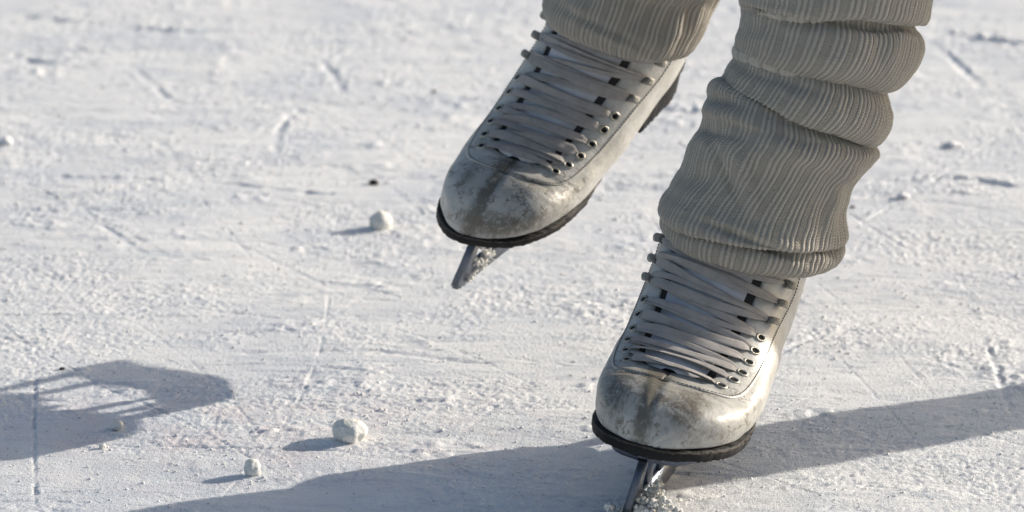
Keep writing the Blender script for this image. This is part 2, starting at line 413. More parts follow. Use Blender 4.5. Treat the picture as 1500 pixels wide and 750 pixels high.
    def ribbon(p0,p1,h0,h1,width,lift,twist=0.,sag=0.,tuck0=True,tuck1=True,inset=.018):
        dq=np.sign(p1[1]-p0[1])*inset; p0=(p0[0],p0[1]+dq); p1=(p1[0],p1[1]-dq)
        t=np.linspace(0,1,nn); s=p0[0]+(p1[0]-p0[0])*t+sag*np.sin(PI*t); q=p0[1]+(p1[1]-p0[1])*t
        base=lift+.33*np.sin(PI*t)**.7
        ph=rs.random()*6; base=base+.03*np.sin(3*PI*t+ph)
        e0=np.clip(t/.07,0,1); e1=np.clip((1-t)/.07,0,1)
        if tuck0: base=base*e0+h0*(1-e0)
        if tuck1: base=base*e1+h1*(1-e1)
        C=surf(s,q,med,base); Nn=surf(s,q,med,base+.1)-C; Nn/=np.linalg.norm(Nn,axis=1)[:,None]
        T=np.gradient(C,axis=0); T/=np.linalg.norm(T,axis=1)[:,None]; B=np.cross(Nn,T)
        tw=twist*np.sin(PI*t+ph)+.10*np.sin(5*t+ph); 
        B2=B*np.cos(tw)[:,None]+Nn*np.sin(tw)[:,None]; N2=Nn*np.cos(tw)[:,None]-B*np.sin(tw)[:,None]
        w=width*(.5+.0*t)*(1+.12*np.sin(7*t+ph)); 
        if tuck0: w=w*(.5+.5*np.clip(t/.10,0,1))
        if tuck1: w=w*(.5+.5*np.clip((1-t)/.10,0,1))
        al=np.concatenate([[0],np.cumsum(np.linalg.norm(np.diff(C,axis=0),axis=1))])
        prof=[(-1,0),(-.92,.025),(-.4,.028),(0,.020),(.4,.028),(.92,.025),(1,0),(.85,-.02),(-.85,-.02)]
        rings=np.array([[C[i]+B2[i]*w[i]*a+N2[i]*b for a,b in prof] for i in range(nn)])
        U=np.array([[(al[i],a*w[i]) for a,b in prof] for i in range(nn)])
        mb.grid(rings,True,U)
    nv=max(k for (sd,k) in ends)+1
    first=1 if med<0 else -1
    for k in range(nv):
        w=.66 if k<6 else .62; hk=.12 if k<6 else .30
        A=ends[(-1,k)]; B_=ends[(1,k)]
        ribbon(A,B_,hk,hk,w*(1+rs.normal(0,.14)),.31,rs.normal(0,.45),-lacevar*(.28+rs.normal(0,.26)))
        if k<nv-1:
            A=ends[(first,k)]; B_=ends[(-first,k+1)]; hk1=.12 if k+1<6 else .30
            ribbon((A[0]+.08,A[1]),(B_[0]-.10,B_[1]),hk,hk1,w*(1+rs.normal(0,.10)),.22,rs.normal(0,.4),lacevar*(rs.normal(-.05,.28)))
    # extra horizontal strands round the hooks
    for k in range(6,nv-1):
        ribbon((ends[(-1,k)][0]+.30,ends[(-1,k)][1]-.03),(ends[(1,k)][0]+.12,ends[(1,k)][1]+.03),.25,.25,.42,.26,rs.normal(0,.3),lacevar*.2)
    put('lace',mb,M_LACE,boot,uv=True)
    # --- sole with welt
    def slab(y0,y1,zt,zb,ext,n=90,m=25):
        t=np.linspace(0,1,n); yy=y0+(y1-y0)*(.5-.5*np.cos(PI*t))
        rows=[]
        for y in yy:
            yb=(y-y0)/(y1-y0)*27.0 if (y0<=0 and y1>26) else y
            w=max(float(plan_half(np.clip(yb,0,26.99))),.02)+ext*min(1,8*min(t[list(yy).index(y)],1-t[list(yy).index(y)])+.0)
            rows.append((y,w))
        return rows
    def solid(yy,ww,zt,zb,mat,name,par,cxf=None,bev=.10):
        mb=MB(); rings=[]
        for y,w,a,b_ in zip(yy,ww,zt,zb):
            cx=med*.55*max(0,1-y/13)**1.3*min(1,w/3) if y<13 else 0
            bb=min(bev,w*.5)
            pr=[(-w+bb,a),(-w,a-bb),(-w,b_+bb),(-w+bb,b_),(w-bb,b_),(w,b_+bb),(w,a-bb),(w-bb,a)]
            # subdivide top & bottom
            rings.append([(cx+x,y,z) for x,z in pr])
        R=np.array(rings,float); n=R.shape[0]; R+=.03*rs.normal(0,1,R.shape)*np.array([1,.3,1]); mb.grid(R,True)
        mb.F.append(tuple(range(8))[::-1]); mb.F.append(tuple((n-1)*8+i for i in range(8)))
        return put(name,mb,mat,par,smooth=False)
    t=np.linspace(0,1,140); yb=27.0*(.5-.5*np.cos(PI*t))
    ww=plan_half(np.clip(yb,.0,26.995)); ext=.05
    # offset outline outward: approximate by scaling ends
    yy=yb+np.interp(yb,[0,1.5,25,27],[-ext,0,0,ext]); ww=ww+ext*np.clip(ww/2,0,1); ww=np.maximum(ww,.05)
    zt=sole_line(yb)+.04; zb=zt-.80
    sole=solid(yy,ww,zt,zb,M_SOLE,'sole',root)
    # thin worn welt on top of the sole edge
    wy=yy; solid(wy*1.0+np.interp(yb,[0,2,25,27],[-.04,0,0,.04]),ww+.035,zt-.10,zt-.22,M_SOLEW,'welt',sole,bev=.03)
    # heel block
    t=np.linspace(0,1,50); hy=19.6+(27.1-19.6)*(.5-.5*np.cos(PI*t)); hw=plan_half(np.clip(hy,0,26.95))*.97; hw[0:1]*=.9
    solid(hy,np.maximum(hw,.05),sole_line(hy)-.80,np.full_like(hy,6.0),M_SOLE,'heel',sole)
    # --- blade
    blx=med*.3
    mb=MB()
    def prism(poly,th,x0=None):
        x0=blx if x0 is None else x0
        n=len(poly); V=[(x0-th/2,y,z) for y,z in poly]+[(x0+th/2,y,z) for y,z in poly]
        F=[tuple(range(n))[::-1],tuple(range(n,2*n))]+[(i,(i+1)%n,n+(i+1)%n,n+i) for i in range(n)]
        mb.add(V,F)
    yr=np.linspace(2.6,27.8,30); low=[(y,.00+.0016*(y-14)**2) for y in yr]
    prism([(y,z) for y,z in low]+[(27.9,1.3),(27.2,2.1),(20,2.2),(12,2.2),(2.4,2.3)],.40)
    # toe pick teeth
    prism([(3.2,2.4),(3.1,.12),(2.75,.5),(2.6,.08),(2.2,.6),(2.0,.22),(1.65,.8),(1.4,.5),(1.15,1.3),(.85,1.1),(.85,2.2),(.95,3.2),(1.1,5.0),(2.2,5.0),(2.5,3.2)],.50)
    # front stanchion: two struts leaving an opening
    prism([(5.6,2.1),(6.5,2.1),(5.7,3.3),(6.2,5.0),(5.2,5.0),(4.7,3.2)],.36)
    prism([(8.6,2.1),(9.8,2.1),(10.6,5.0),(9.0,5.0)],.36)
    prism([(2.0,4.6),(4.6,4.7),(9.4,4.5),(10.0,5.0),(1.8,5.0)],.34)
    # rear stanchion
    prism([(20.4,2.1),(21.4,2.1),(22.0,5.0),(20.4,5.0)],.36); prism([(25.2,2.0),(26.6,2.0),(26.2,5.0),(24.8,5.0)],.36)
    blade=put('blade',mb,M_BLADE,root,smooth=False)
    for (y0,y1,w) in ((1.0,11.2,3.1),(20.0,26.6,2.6)):
        mb=MB()
        yy_=np.linspace(y0,y1,24); k=(yy_-y0)/(y1-y0); hw=w*np.sqrt(np.clip(1-(2*k-1)**6,0.02,1))*np.interp(k,[0,.4,1],[.75,1,.8])
        zt_=5.46 if y0<5 else 5.33
        R=np.array([[(blx-h,y,zt_),(blx-h,y,5.0),(blx+h,y,5.0),(blx+h,y,zt_)] for y,h in zip(yy_,hw)])
        n0=mb.n; mb.grid(R,True); n=len(R); mb.F.append((n0,n0+1,n0+2,n0+3)); mb.F.append(tuple(n0+(n-1)*4+i for i in (3,2,1,0)))
        put('mounting_plate',mb,M_BLADE,blade,smooth=False)
    # screws
    for (y,x) in ((2.6,1.6),(2.6,-1.4),(5,2.4),(5,-2.2),(8,2.4),(8,-2.2)):
        mb=MB(); mb.tube([(blx+x*.8,y,5.0),(blx+x*.8,y,4.86)],[.22,.16],10); put('screw',mb,M_METAL,blade)
    return root,boot,blade
# ------------------------------------------------------------------ pose fit
def Rm(a):
    yaw,pit,rol=a; c,s=math.cos,math.sin
    Rz=np.array([[c(yaw),-s(yaw),0],[s(yaw),c(yaw),0],[0,0,1]]); Rx=np.array([[1,0,0],[0,c(pit),-s(pit)],[0,s(pit),c(pit)]])
    Ry=np.array([[c(rol),0,s(rol)],[0,1,0],[-s(rol),0,c(rol)]])
    return Ry@Rz@Rx
def fit(name,X,Y,w,init,prior,pw,groundz=None,warpk=.95,rad=9.):
    X=np.array(X,float);Y=np.array(Y,float);w=np.array(w,float);prior=np.array(prior,float);pw=np.array(pw,float)
    def res(v):
        P=X@Rm(v[:3]).T*v[6]+v[3:6]; e=((proj(P)-Y)*w[:,None]).ravel(); ex=list((v-prior)*pw)
        if groundz is not None:
            b=np.array([[0,y,.0016*(y-14)**2] for y in(3,8,14,20,26)])@Rm(v[:3]).T*v[6]+v[3:6]; ex.append((b[:,2].min()-groundz)*30)
        return np.concatenate([e,ex])
    v=np.array(init,float);lam=1.
    for it in range(250):
        e=res(v);J=np.array([(res(v+h)-e)/1e-5 for h in np.eye(7)*1e-5]).T
        st=np.linalg.solve(J.T@J+lam*np.diag(np.diag(J.T@J)+1e-9),-J.T@e)
        if (res(v+st)**2).sum()<(e**2).sum(): v=v+st;lam*=.5
        else: lam=min(lam*3,1e8)
    R=Rm(v[:3]);sc=v[6];T=v[3:6]
    P=X@R.T*sc+T; pp=proj(P)
    print('FIT',name,'deg',np.degrees(v[:3]).round(1),'t',T.round(2),'s',round(sc,3))
    for a,b,c in zip(X,Y,pp): print('   ',a.round(1),b,c.round(0))
    depth=(P-CAM)@DV
    D=((Y-pp)[:,0:1]*RV-(Y-pp)[:,1:2]*UV)*(depth/FPX)[:,None]*np.minimum(w,1)[:,None]
    K=np.exp(-((np.linalg.norm(P[:,None]-P[None],axis=2)/rad)**2)); A=np.linalg.solve(K+np.eye(len(P))*.2,D)*warpk
    def warp(V):
        W=V@R.T*sc+T
        k=np.exp(-((np.linalg.norm(W[:,None]-P[None],axis=2)/rad)**2)); return W+k@A
    return warp,v
def sp(s,q,med,off=.15): return surf(np.array(s),np.array(q),med,np.array(off))
def kp(med,items):
    X=[];Y=[];w=[]
    for it in items:
        c=it[0]; X.append(sp(*c[:2],med) if len(c)==2 else np.array(c,float)); Y.append(it[1]); w.append(it[2])
    return X,Y,w
E0,E5,H0,H2=SE[0],SE[5],SE[6],SE[8]
sg=lambda s,sd:sd*float(q_eye(s))
# right boot in the picture (big toe towards the left of the picture)
KR=kp(-1,[((-.55,-.25,5.6),(932,664),1),((-.3,2.3,1),(902,752),.6),((-5.2,3.5,6),(873,618),.8),((4.8,6,5.6),(1098,662),.8),
 ((E0,sg(E0,1)),(1038,570),1),((SE[3],sg(SE[3],1)),(1088,549),.6),((E5,sg(E5,1)),(1112,508),1),((H0,sg(H0,1)),(1125,482),.8),((H2,sg(H2,1)),(1143,428),.8),
 ((H2,sg(H2,-1)),(962,352),.8),((H0,sg(H0,-1)),(948,405),.8),((S_TH-1.6,0),(962,553),1),((SE[8],.52),(1182,428),1),((SE[4],.46),(1152,512),1),((S_TH-1,.42),(1124,598),.8)])
WR,vR=fit('R',*KR,init=[-.1,-.05,.4,6.3,-5,.5,.96],prior=[-.3,-.03,.42,6,-5.,0,.97],pw=[100,150,20,0,60,0,500],groundz=-.2)
KL=kp(1,[((.55,-.25,5.6),(694,357),1),((.3,2.0,.6),(661,418),1),((-4.2,4.5,6),(644,312),.8),((5.4,5.5,5.6),(846,318),.8),((3.3,25,5.4),(992,136),1),((3.4,14.5,6.6),(884,255),.6),((3.2,27,7.5),(1014,98),.8),
 ((E0,sg(E0,1)),(798,258),1),((SE[3],sg(SE[3],1)),(867,220),.6),((E5,sg(E5,1)),(908,172),.8),((H0,sg(H0,1)),(930,140),.8),((H2,sg(H2,1)),(967,92),.8),
 ((E0,sg(E0,-1)),(700,215),.8),((H0,sg(H0,-1)),(760,95),.5),((H2,sg(H2,-1)),(792,38),.8),((S_TH-1.6,0),(745,240),.8)])
WL,vL=fit('L',*KL,init=[-.5,.5,.6,-4,33,8,.9],prior=[-.4,.50,.58,-4,29.8,8,vR[6]],pw=[5,150,120,0,60,0,400])

SMR=[(-.75,2.5,9.5,.62,9,5,1.5),(-2.9,2.6,8.8,1.0,3,1.9,1.1),(1.5,2.4,9.0,1.1,2.5,1.9,1.2),(3.3,3.5,7.6,1.2,2.5,.6,.8),(-.7,5.5,10.6,1.4,1.6,2,.9),(-3.8,5,8,1.2,3,2.5,.6)]
SML=[(.1,2.0,8.8,.55,4.5,3,1.7),(3.0,2.6,7.9,2.4,3,.9,1.0),(-2.0,3.4,9.3,.6,1.6,1.1,1.0),(1.3,1.5,7.5,2.2,2.5,1.1,.9),(.2,5.6,10.5,1.1,1.2,2,.9),(2.6,4.6,9.3,1.6,2.0,1.4,.6)]
oR=WR(np.array([[0,14,0.]]))[0]; oL=WL(np.array([[0,14,0.]]))[0]
skR,bootR,bladeR=make_skate('scuffed white figure skate gliding on the ice, lower right, with sunlit toe cap',-1,WR,oR,SMR,1.0,11,hem=SE[8]+1.6)
skL,bootL,bladeL=make_skate('worn white figure skate lifted clear of the ice with its toe pointing down, upper middle',1,WL,oL,SML,.5,23,hem=SE[8]+2.6)

# ------------------------------------------------------------------ leg warmers
def warmer(name,label,rings,depth0,k,parent,nu,nv,seed,ribs,twist,folds=()):
    """rings: (Lx,Ly,Rx,Ry,sag) from hem upward"""
    rg=np.array(rings,float); n=len(rg)
    mid=(rg[:,0:2]+rg[:,2:4])/2
    # distance along the overall axis (px -> cm)
    ax=mid[-1]-mid[0]; ax/=np.linalg.norm(ax); al=(mid-mid[0])@ax
    C=[];A=[];B=[];Nn=[]
    for i in range(n):
        dep=depth0-k*al[i]/FPX*depth0
        l=unproj(rg[i,0],rg[i,1],dep); r_=unproj(rg[i,2],rg[i,3],dep); c=(l+r_)/2; a=(r_-l)/2; r=np.linalg.norm(a); ah=a/r
        sag=rg[i,4]/FPX*dep; sf=min(.9,sag/r); 
        toC=-DV; dn=np.cross(ah,toC); 
        if dn@UV>0: dn=-dn
        b=r*(rg[i,5] if rg.shape[1]>5 else .97)*(math.sqrt(1-sf*sf)*toC+sf*dn)
        C.append(c);A.append(a);B.append(b)
    C=np.array(C);A=np.array(A);B=np.array(B)
    # param by cumulative ring distance
    ks=np.concatenate([[0],np.cumsum(np.linalg.norm(np.diff(C,axis=0),axis=1)+np.abs(np.diff(np.linalg.norm(A,axis=1)))+.25)])
    tv=np.linspace(0,ks[-1],nv)
    Ci=catmull(C,tv,ks);Ai=catmull(A,tv,ks);Bi=catmull(B,tv,ks)
    th=np.linspace(0,2*PI,nu,endpoint=False)
    TH,TV=np.meshgrid(th,tv,indexing='xy')   # nv x nu
    cs=np.cos(TH)[...,None];sn=np.sin(TH)[...,None]
    Xc=np.cos(TH)*3;Yc=np.sin(TH)*3
    wn=.5*(vnoise(Xc*.45+10,TV*.25+20,seed+61)+vnoise(Yc*.45+50,TV*.25+70,seed+62))+.35*(vnoise(Xc*1.1+10,TV*.4+20,seed+63)+vnoise(Yc*1.1+5,TV*.4+7,seed+64))
    TW=TV+.35*wn*np.clip(TV/2,0,1)*np.clip((ks[-1]-TV)/2,0,1)
    CAB=catmull(np.concatenate([C,A,B],1),TW.ravel(),ks).reshape(nv,nu,9)
    P=CAB[...,0:3]+CAB[...,3:6]*cs+CAB[...,6:9]*sn
    # outward normal of the profile, used for displacement
    du=np.roll(P,-1,1)-np.roll(P,1,1); dv=np.gradient(P,axis=0); nr=np.cross(du,dv); nr/=np.linalg.norm(nr,axis=2,keepdims=True)+1e-9
    rad=P-CAB[...,0:3]; 
    flip=(nr*rad).sum(2).mean()<0
    if flip: nr=-nr
    X=np.cos(TH)*3;Y=np.sin(TH)*3
    def n3(f,s,fv=1.): # seamless noise around: combine two projections
        return .5*(vnoise(X*f+TV*fv*.35*f+10,TV*fv*f+20,seed+s)*1+vnoise(Y*f-TV*.25*f+50,TV*fv*f+70,seed+s+1))
    disp=.40*n3(.33,0,.9)+.15*n3(.8,3,1.0)+.03*n3(2.2,5)
    # diagonal soft drapes
    disp+=.07*np.sin(TH*5+TV*.9+2*n3(.3,8))*np.clip(n3(.35,9)+.5,0,1)
    u=TH/(2*PI)+twist*TV+.0045*n3(.35,12)
    ph=(u*ribs)%1.0
    # three narrow ridges then a flat band
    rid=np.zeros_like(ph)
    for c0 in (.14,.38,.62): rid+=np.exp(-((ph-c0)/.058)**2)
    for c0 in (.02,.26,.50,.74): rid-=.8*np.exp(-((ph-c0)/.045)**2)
    groove_shade=np.clip(rid,-.8,.8)-.12*np.clip((ph-.78)/.05,0,1)*np.clip((1.0-ph)/.05,0,1)  # painted shade: grooves and flat band darker than the ridges
    rid+=.10*np.cos(2*PI*(ph-.87)/.10)*np.exp(-((ph-.87)/.09)**4)
    # individual drapes, tucks and lumps of the slouched knit
    pp=proj(P.reshape(-1,3)).reshape(nv,nu,2); front=np.clip(.35+(nr@(-DV)),0,1)
    for (bx,by,rx,ry,an,am) in folds:
        ca,sa=math.cos(math.radians(an)),math.sin(math.radians(an)); ex=pp[...,0]-bx; ey=pp[...,1]-by
        disp+=am*front*np.exp(-((ex*ca+ey*sa)/rx)**2-((-ex*sa+ey*ca)/ry)**2)
    disp=disp+.17+.050*rid
    P=P+nr*disp[...,None]
    circ=2*PI*5.2
    U=np.stack([u*circ,TV],-1)
    uu=U.copy()
    V=P.reshape(-1,3); i=np.arange(nv-1)[:,None]*nu; j=np.arange(nu)[None]; jn=(j+1)%nu
    F=np.stack([i+j,i+jn,i+nu+jn,i+nu+j],-1).reshape(-1,4)
    if flip: F=F[:,::-1].copy()
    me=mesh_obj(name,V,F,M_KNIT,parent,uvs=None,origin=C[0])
    # loop uvs (so the seam does not smear)
    l=me.data.uv_layers.new(name='uv'); vi=np.empty(len(me.data.loops),dtype=np.int32); me.data.loops.foreach_get('vertex_index',vi)
    uvl=uu.reshape(-1,2)[vi].reshape(-1,4,2); wrap=(uvl[:,:,0].max(1)-uvl[:,:,0].min(1))>circ*.5
    lo=uvl[:,:,0]<(uvl[:,:,0].min(1)+circ*.5)[:,None]; uvl[:,:,0]+=np.where(wrap[:,None]&lo,circ,0)
    l.data.foreach_set('uv',uvl.astype(np.float32).ravel())
    m=me.modifiers.new('thick','SOLIDIFY'); m.thickness=.0025; m.offset=-1
    ra=me.data.attributes.new('rib_shade','FLOAT','POINT'); ra.data.foreach_set('value',groove_shade.astype(np.float32).ravel())
    tag(me,label)
    # loose wool fibres
    rs=np.random.default_rng(seed+99); mb=MB(); cnt=20000
    vi_=rs.integers(3,nv-1,cnt); ui=rs.integers(0,nu,cnt)
    Vt=[];Ft=[]
    for q in range(cnt):
        p=P[vi_[q],ui[q]]; nn_=nr[vi_[q],ui[q]]; 
        d=nn_*rs.uniform(.3,1)+rs.normal(0,.7,3); d/=np.linalg.norm(d); e=rs.normal(0,1,3); e-=d*(e@d); e/=np.linalg.norm(e); ln=rs.uniform(.06,.26); w=.0055
        c2=p+d*ln*.55; c3=c2+(d*.4+e*.8)*ln*.5; sd=np.cross(d,e)
        b=len(Vt); Vt+= [p-sd*w,p+sd*w,c2+sd*w,c2-sd*w,c3]; Ft+=[(b,b+1,b+2,b+3),(b+3,b+2,b+4)]
    fz=mesh_obj('wool_fuzz',Vt,Ft,M_FUZZ,me,origin=C[0]); fz['kind']='stuff'
    return me,C

RR=[(1004,330,1200,366,20),(996,346,1205,388,30),(980,342,1224,384,33),(972,326,1234,366,31),(984,309,1224,350,27),(986,300,1220,342,26),
 (972,306,1236,345,36),(970,294,1240,324,34),(980,270,1248,290,25),(1000,240,1262,258,16),(1012,212,1276,240,13),(1024,194,1284,230,12),(1040,170,1278,220,12),(1044,148,1268,215,12),(1048,128,1262,212,12),
 (1070,116,1246,196,11),(1076,108,1246,190,10),
 (1063,112,1280,205,20),(1068,98,1296,184,17),(1076,88,1299,158,14),(1082,80,1290,134,12),
 (1086,76,1286,124,13),(1082,72,1312,122,16),(1079,62,1338,104,14),(1084,36,1352,66,12),(1088,16,1346,44,12),(1088,9,1342,38,13),(1086,2,1358,36,15),(1088,-30,1366,0,15),(1098,-100,1382,-70,14),(1112,-170,1392,-130,10),(1118,-240,1412,-210,14),(1134,-330,1425,-300,10),(1140,-420,1440,-400,12)]
FR=[.90,.94,.98,.99,.88,.86,1.03,1.02,.98,.97,.99,1.01,.98,.97,.93,.84,.83,1.04,1.03,1.0,.97,.95,.97,1.0,.97,.94,.92,1.0,.98,.97,.97,.97,.97,.97]
RR=[a+(b,) for a,b in zip(RR,FR)]
RL=[(830,14,990,50,30),(812,22,1004,68,38),(803,10,1014,58,40),(806,-4,1024,44,36),(815,-20,1034,26,30),(818,-32,1046,4,26),(816,-52,1064,-16,34),(826,-90,1074,-60,34),(840,-140,1092,-110,30),(850,-200,1120,-170,30),(868,-280,1140,-250,26),(880,-360,1160,-340,26)]
def depth_of(warp,c): return float((warp(np.array([c],float))[0]-CAM)@DV)
dR=depth_of(WR,(0,20.6,25)); dL=depth_of(WL,(0,20.6,25))
print('depths',dR,dL, proj(WR(np.array([[0,20.6,28.]]))),proj(WL(np.array([[0,20.6,28.]]))))
# the skater: legs inside the warmers, one continuous body mesh with the warmers as clothing
def skin_body(name,verts,edges,radii,mat,parent=None,origin=(0,0,0),sub=2):
    V=np.array(verts,float); org=np.asarray(origin,float)
    me=bpy.data.meshes.new(name); me.from_pydata([tuple((p-org)*CM) for p in V],edges,[]); me.update(); me.materials.append(mat)
    o=bpy.data.objects.new(name,me); link(o,parent); o['_w']=tuple(org*CM)
    par=np.array(parent['_w']) if parent is not None else np.zeros(3); o.location=tuple(org*CM-par)
    m=o.modifiers.new('skin','SKIN')
    for i,r in enumerate(radii):
        r=r if isinstance(r,tuple) else (r,r); me.skin_vertices[0].data[i].radius=(r[0]*CM,r[1]*CM)
    me.skin_vertices[0].data[0].use_root=True
    m.use_smooth_shade=True; m2=o.modifiers.new('sub','SUBSURF'); m2.levels=sub; m2.render_levels=sub
    return o
def axis_pts(rings,d0,k,idx):
    rg=np.array(rings,float); mid=(rg[:,0:2]+rg[:,2:4])/2; ax=mid[-1]-mid[0]; ax/=np.linalg.norm(ax); al=(mid-mid[0])@ax
    return [unproj(mid[i,0],mid[i,1],d0-k*al[i]/FPX*d0) for i in idx]
pr_=axis_pts(RR,dR,.15,[2,9,17,25,-1]); pl_=axis_pts(RL,dL,.38,[2,5,8,-1])
kR=pr_[-1]+(pr_[-1]-pr_[-2])*.9; kL=pl_[-1]+(pl_[-1]-pl_[-2])*.9
hipR=kR+np.array([1,30,28.]); hipL=kL+np.array([2,16,36.]); pelvis=(hipR+hipL)/2+np.array([0,2,6.])
verts=[pelvis,hipR,kR]+pr_[::-1]+[hipL,kL]+pl_[::-1]
edges=[(0,1),(1,2)]+[(i,i+1) for i in range(2,2+len(pr_))]; b0=3+len(pr_); edges+=[(0,b0),(b0,b0+1)]+[(i,i+1) for i in range(b0+1,b0+1+len(pl_))]
rad=[11,8.5,6.0]+[5.2,5,4.3,3.6,3.3]+[8.5,6.0]+[5.2,4.8,3.8,3.3]
person=skin_body('person',verts,edges,rad,M_TIGHTS,origin=oR)
tag(person,'skater in beige ribbed knit leg warmers gliding on one foot, seen from the shins down','person')
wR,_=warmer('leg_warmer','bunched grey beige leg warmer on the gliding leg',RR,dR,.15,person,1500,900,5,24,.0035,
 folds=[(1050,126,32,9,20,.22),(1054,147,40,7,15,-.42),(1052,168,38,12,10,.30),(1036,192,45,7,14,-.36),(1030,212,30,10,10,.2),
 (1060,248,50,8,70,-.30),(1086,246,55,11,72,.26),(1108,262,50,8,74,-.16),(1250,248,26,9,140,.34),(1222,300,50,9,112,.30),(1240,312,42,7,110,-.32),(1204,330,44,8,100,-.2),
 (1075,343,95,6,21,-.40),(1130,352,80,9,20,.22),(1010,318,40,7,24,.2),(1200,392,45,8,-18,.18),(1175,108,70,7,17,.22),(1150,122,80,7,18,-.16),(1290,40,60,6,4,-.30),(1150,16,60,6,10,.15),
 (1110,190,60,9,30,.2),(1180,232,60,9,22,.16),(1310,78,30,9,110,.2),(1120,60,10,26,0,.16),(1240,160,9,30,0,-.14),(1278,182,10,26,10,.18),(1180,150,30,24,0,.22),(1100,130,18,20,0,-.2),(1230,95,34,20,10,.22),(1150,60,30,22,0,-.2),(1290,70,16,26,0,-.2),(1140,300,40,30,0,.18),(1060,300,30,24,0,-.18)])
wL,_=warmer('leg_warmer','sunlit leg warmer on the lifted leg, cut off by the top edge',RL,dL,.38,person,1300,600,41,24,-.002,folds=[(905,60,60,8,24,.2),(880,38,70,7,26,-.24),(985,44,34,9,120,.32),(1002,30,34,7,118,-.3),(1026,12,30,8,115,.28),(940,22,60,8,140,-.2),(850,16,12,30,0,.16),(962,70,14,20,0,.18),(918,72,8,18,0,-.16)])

# ------------------------------------------------------------------ ice sheet
def grooves_height(X,Y):
    H=np.zeros_like(X)
    G=[([(-10,465),(60,515),(150,565),(230,600),(330,650),(440,712)],.07,.10),
       ([(52,540),(50,640),(53,745)],.09,.13),([(465,85),(485,103),(503,137)],.35,.13),([(466,157),(430,168),(409,192),(402,230)],.35,.13),
       ([(190,95),(225,125),(255,150),(330,153),(420,150)],.3,.10),([(140,325),(200,365),(245,382)],.3,.08),
       ([(0,255),(200,262),(320,268),(430,282),(600,292)],.4,.12),([(70,646),(300,655),(560,662),(700,660)],.15,.08),
       ([(1360,60),(1400,90),(1440,132)],.4,.14),([(1438,490),(1462,545),(1482,610)],.22,.14),([(985,742),(1080,722),(1180,712),(1290,705)],.2,.12),
       ([(600,735),(760,748)],.2,.1),([(520,505),(700,520),(860,540)],.25,.05),([(0,20),(180,40),(300,48)],.5,.15),([(1300,470),(1180,500),(1120,530)],.25,.1),
       ([(1360,48),(1500,66)],.9,.35),([(950,160),(1035,165)],.8,.3),([(300,520),(540,515),(720,535)],.4,.08),
       ([(20,85),(120,100),(200,96)],.6,.2),([(1290,270),(1400,262),(1500,275)],.5,.2)]
    r2=np.random.default_rng(3)
    for _ in range(420):
        x0=r2.uniform(-100,1600);y0=r2.uniform(0,750);ln=r2.uniform(60,420);a=r2.normal(0.05,.18) if r2.random()<.75 else r2.uniform(-1,1)
        bend=r2.normal(0,.12); pts=[(x0+ln*t*math.cos(a+bend*t),y0+ln*t*math.sin(a+bend*t)*.5) for t in (0,.33,.66,1)]
        if _%2==0:
            ln*=3; a=r2.normal(0,.10) if r2.random()<.7 else r2.uniform(-1.2,1.2); bend=r2.normal(0,.25)
            pts=[(x0+ln*(t-.5)*math.cos(a+bend*t),y0+ln*(t-.5)*math.sin(a+bend*t)*.5) for t in (0,.33,.66,1)]; G.append((pts,r2.uniform(.06,.10)*(1.6 if y0<300 else 1),r2.uniform(.03,.075))); continue
        G.append((pts,r2.uniform(.06,.22)*(2 if y0<300 else 1),r2.uniform(.015,.05)))
    for pts,w,dep in G:
        g=np.array([gnd(*p)[:2] for p in pts]); t=np.linspace(0,len(g)-1,24); c=catmull(g,t)
        x0,x1=c[:,0].min()-3*w,c[:,0].max()+3*w;y0,y1=c[:,1].min()-3*w,c[:,1].max()+3*w
        ix=np.where((X[0]>x0)&(X[0]<x1))[0]; iy=np.where((Y[:,0]>y0)&(Y[:,0]<y1))[0]
        if len(ix)<2 or len(iy)<2: continue
        sl=(slice(iy[0],iy[-1]+1),slice(ix[0],ix[-1]+1)); xx=X[sl];yy=Y[sl]; best=np.full(xx.shape,1e9); sgn=np.zeros(xx.shape); tt=np.zeros(xx.shape)
        for a,b,k in zip(c[:-1],c[1:],range(23)):
            d=b-a; L2=(d@d)+1e-9; u=np.clip(((xx-a[0])*d[0]+(yy-a[1])*d[1])/L2,0,1); ex=xx-a[0]-u*d[0]; ey=yy-a[1]-u*d[1]; dd=np.hypot(ex,ey)
            m=dd<best; best=np.where(m,dd,best); sgn=np.where(m,np.sign(d[0]*ey-d[1]*ex),sgn); tt=np.where(m,(k+u)/23,tt)
        fade=np.clip(tt*8,0,1)*np.clip((1-tt)*8,0,1); q=best/w
        fade=fade*np.clip(.75+.8*vnoise(xx*.9,yy*.9,55),.1,1.2)
        q=q*(1+.5*vnoise(xx*2.1,yy*2.1,56)); H[sl]+=fade*dep*(-np.exp(-q**2)+.45*np.exp(-((q-1.7)/.6)**2)*(sgn*.35+.65))
    return H
